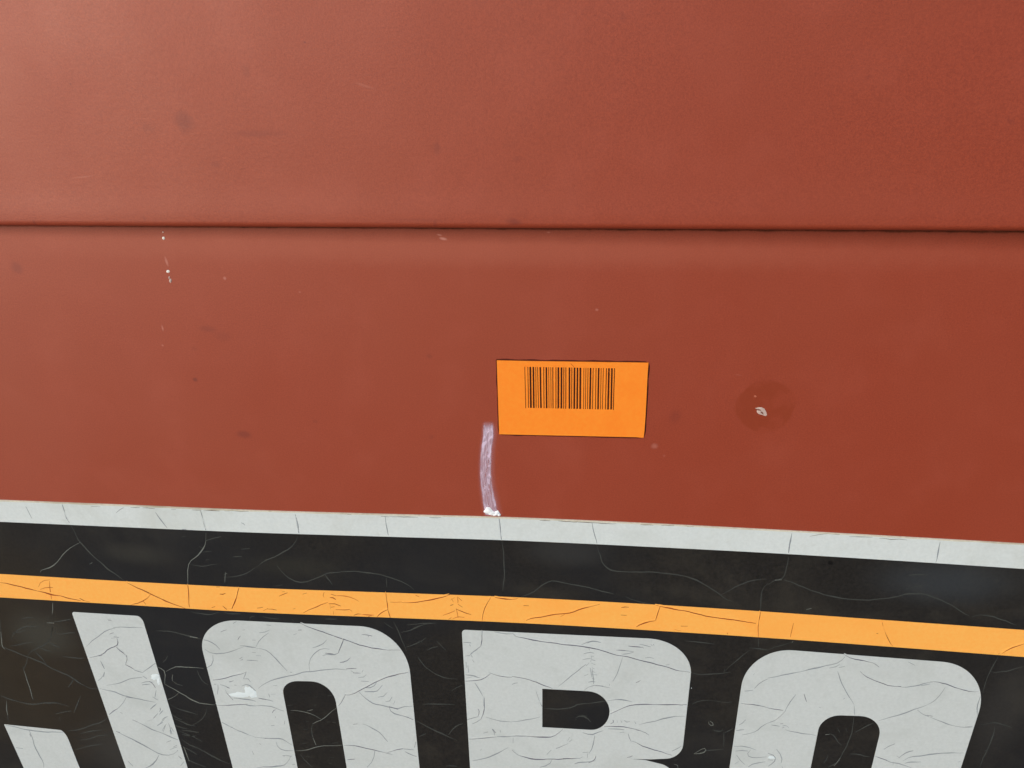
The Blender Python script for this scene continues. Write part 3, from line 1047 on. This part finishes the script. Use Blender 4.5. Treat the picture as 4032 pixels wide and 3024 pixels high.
# vinyl lifted along the main cracks
for (host, cls), lines in groups.items():
    if cls not in 'WO' or host == 'back': continue
    par, h = hosts[host]; V, F = [], []
    for pts in lines:
        L = sum((Vector(b)-Vector(a)).length for a, b in zip(pts, pts[1:]))
        if L < 45: continue
        b0 = len(V); ribbon(V, F, [(x-2, y-6) for x, y in pts], 5, h+.00001, 1.2)
        for i in range(b0, len(V)):
            side = (i-b0) % 2
            a, b = V[i], V[i+1 if side == 0 else i-1]
            if a.z < b.z: V[i] = Vector((a.x, a.y-.00007, a.z))
    F = [f if (V[f[1]]-V[f[0]]).cross(V[f[2]]-V[f[0]]).y < 0 else tuple(reversed(f)) for f in F]
    if V: mesh_obj('lifted_edge', V, F, M_orange if host == 'orange' else (M_white if host == 'stripe' else M_letter), par, kind='stuff')

# lifted white flakes on the J edge and on the first O, scuffs on the last O
def flake(cx, cy, rx, ry, host, n=14, j=.3, h=.00018, mat=None):
    blob('vinyl_flake', rnd(cx, cy, rx, ry, n, j), H2+.00001, h, mat or CR['N'], letters[host])
flake(*G('b', 0, 1340, 870), 17, 13, 'J', h=.0001); flake(*G('b', 0, 1372, 905), 7, 14, 'J', h=.0001)
flake(*G('b', 0, 2080, 1024), 46, 10, 'O', h=.0001); flake(*G('b', 0, 2150, 992), 17, 19, 'O', h=.0001); flake(*G('b', 0, 2195, 1022), 14, 15, 'O', h=.0001)
flake(*G('b', 3, 30, 1565), 16, 6, 'o2', h=.00006)

# ------------------------------------------------------------------ barcode label
Z1 = lambda x, y: (1800+x/2.2122, 1350+y/2.2122)
s0 = P(2255, 1570)
sticker = empty('barcode_sticker', (s0.x, -.0001, s0.z), 'small bright orange barcode sticker on the red panel below the lid seam', 'sticker')
edge = [Z1(*p) for p in [(346, 150), (367, 793), (700, 800), (1000, 806), (1300, 813), (1560, 818), (1605, 823), (1624, 821), (1632, 760), (1640, 640), (1648, 500), (1655, 340), (1661, 240), (1667, 170), (1300, 166), (900, 160), (600, 156)]]
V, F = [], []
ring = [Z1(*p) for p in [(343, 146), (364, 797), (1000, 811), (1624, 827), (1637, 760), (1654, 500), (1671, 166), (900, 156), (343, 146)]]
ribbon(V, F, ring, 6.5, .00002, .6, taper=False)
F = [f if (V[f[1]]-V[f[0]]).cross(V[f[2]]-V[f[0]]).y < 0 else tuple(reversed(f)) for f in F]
mesh_obj('painted_edge_shadow', V, F, flat('edge_shadow_paint', srgb(84, 26, 14)), sticker)  # dark outline: the sticker's edge shadow painted as a ribbon
plate('label_paper', [edge], .00001, .0003, M_label, sticker)
Z3 = lambda x, y: (2000+x/3.6867, 1400+y/3.6867)
bt = [245, 290, 325, 370, 405, 433, 470, 520, 558, 593, 623, 652, 698, 733, 778, 812, 842, 893, 928, 968, 1010, 1052, 1103, 1133, 1163, 1200, 1238, 1280, 1318, 1353, 1385, 1430, 1467, 1510, 1548]
bb = [260, 300, 335, 377, 410, 443, 480, 525, 563, 597, 627, 655, 697, 732, 776, 810, 840, 893, 925, 962, 1005, 1048, 1098, 1125, 1155, 1190, 1227, 1270, 1307, 1343, 1371, 1415, 1452, 1497, 1528]
bw = [9, 10, 26, 24, 10, 10, 23, 12, 23, 9, 9, 13, 12, 25, 25, 12, 12, 23, 12, 25, 24, 26, 9, 9, 10, 24, 10, 11, 23, 9, 9, 12, 25, 24, 12]
V, F = [], []
for i, (a, b, w) in enumerate(zip(bt, bb, bw)):
    y0 = 157 + (a-245)*.017; y1 = 752 + (a-245)*.02 + (6 if i in (0, 34) else 0)
    n = 8; base = len(V)
    for j in range(n+1):
        t = j/n; x = a+(b-a)*t + 1.2*mnoise.noise(Vector((i*3.1, j*.6, 0))); y = y0+(y1-y0)*t
        V.append(P(*Z3(x-w/2, y), .00032)); V.append(P(*Z3(x+w/2, y), .00032))
    for j in range(n): q = base+2*j; F.append((q, q+2, q+3, q+1))
mesh_obj('barcode', V, F, M_ink, sticker)
V, F = [], []
ribbon(V, F, [Z3(912, 110), Z3(925, 128), Z3(945, 138), Z3(962, 165)], 2.6, .00034, .5)
F = [f if (V[f[1]]-V[f[0]]).cross(V[f[2]]-V[f[0]]).y < 0 else tuple(reversed(f)) for f in F]
mesh_obj('ink_scratch', V, F, CR['O'], sticker)

# ------------------------------------------------------------------ chalk stroke
ZC = lambda x, y: (1850+x/3.95, 1640+y/3.95)
def chalk_mat():
    m = NT('chalk'); uv = m.co.outputs['UV']
    sep = m.n('ShaderNodeSeparateXYZ'); m.l(uv, sep.inputs[0]); u, v = sep.outputs[0], sep.outputs[1]
    mp = m.n('ShaderNodeMapping'); mp.inputs['Scale'].default_value = (7, 5, 1); m.l(uv, mp.inputs[0])
    st = m.noise(1.6, 5, .65, vec=mp.outputs[0], dist=.5)
    mp2 = m.n('ShaderNodeMapping'); mp2.inputs['Scale'].default_value = (4, 9, 1); m.l(uv, mp2.inputs[0])
    pt = m.noise(1.4, 4, .6, vec=mp2.outputs[0], dist=.8)
    core = m.math('MULTIPLY', m.mapr(u, .12, .22, 0, 1, True), m.mapr(u, .64, .76, 1, 0, True))
    halo = m.math('MULTIPLY', m.mapr(u, .0, .25, 0, 1, True), m.mapr(u, .62, 1, 1, 0, True))
    edge = m.math('MULTIPLY', m.math('ADD', m.math('MULTIPLY', m.mapr(u, .17, .2, 0, 1), m.mapr(u, .23, .3, 1, 0)),
                  m.math('MULTIPLY', m.mapr(u, .58, .65, 0, 1), m.mapr(u, .67, .7, 1, 0))), m.mapr(pt, .4, .6, .0, .32))
    a = m.math('ADD', m.math('MULTIPLY', core, m.mapr(st, .36, .66, .3, .85)), m.math('MULTIPLY', halo, .14))
    a = m.math('ADD', a, edge)
    a = m.math('ADD', a, m.math('MULTIPLY', core, m.mapr(pt, .54, .62, -.1, .3, True)))
    fade = m.math('MULTIPLY', m.mapr(v, 0, .11, 0, 1, True), m.mapr(v, .12, .6, 1.12, .8))
    ends = m.math('MULTIPLY', fade, m.mapr(v, .985, 1, 1, 0, True))
    a = m.math('MULTIPLY', a, ends, True)
    a = m.math('MULTIPLY', a, .93)
    m.set(Base_Color=srgb(222, 200, 220), Roughness=.95, Specular_IOR_Level=.1)
    m.l(a, m.b.inputs['Alpha']); return m.m
rows = [(60, 170, 440), (180, 160, 450), (300, 160, 450), (500, 128, 425), (700, 112, 420), (900, 108, 420), (1100, 120, 445), (1300, 140, 500), (1450, 165, 530), (1545, 185, 540)]
V, F, U = [], [], []; nu = 8
def lerp_rows(y):
    for r, q in zip(rows, rows[1:]):
        if r[0] <= y <= q[0]:
            t = (y-r[0])/(q[0]-r[0]); t2 = t
            return r[1]+(q[1]-r[1])*t2, r[2]+(q[2]-r[2])*t2
nv = 40
for j in range(nv+1):
    y = 60+(1545-60)*j/nv; a, b = lerp_rows(min(y, 1544.9))
    for i in range(nu+1):
        V.append(P(*ZC(a+(b-a)*i/nu, y), .00003)); U.append((i/nu, j/nv))
for j in range(nv):
    for i in range(nu): q = j*(nu+1)+i; F.append((q, q+nu+1, q+nu+2, q+1))
mesh_obj('chalk_mark', V, F, chalk_mat(), front, uvs=U, label='smeared white chalk stroke running down to the decal')
Mclump = flat('chalk_clump', srgb(250, 250, 252), .9, .1, .04)
for (x, y, rx, ry) in [(290, 1465, 62, 50), (330, 1500, 50, 38), (250, 1475, 34, 26), (425, 1500, 40, 40), (455, 1525, 24, 22), (385, 1530, 30, 16), (275, 1425, 24, 20)]:
    blob('chalk_clump', rnd(*ZC(x, y), rx/3.95, ry/3.95, 16, .22), .00004+random.random()*.00003, .0003, Mclump, front)
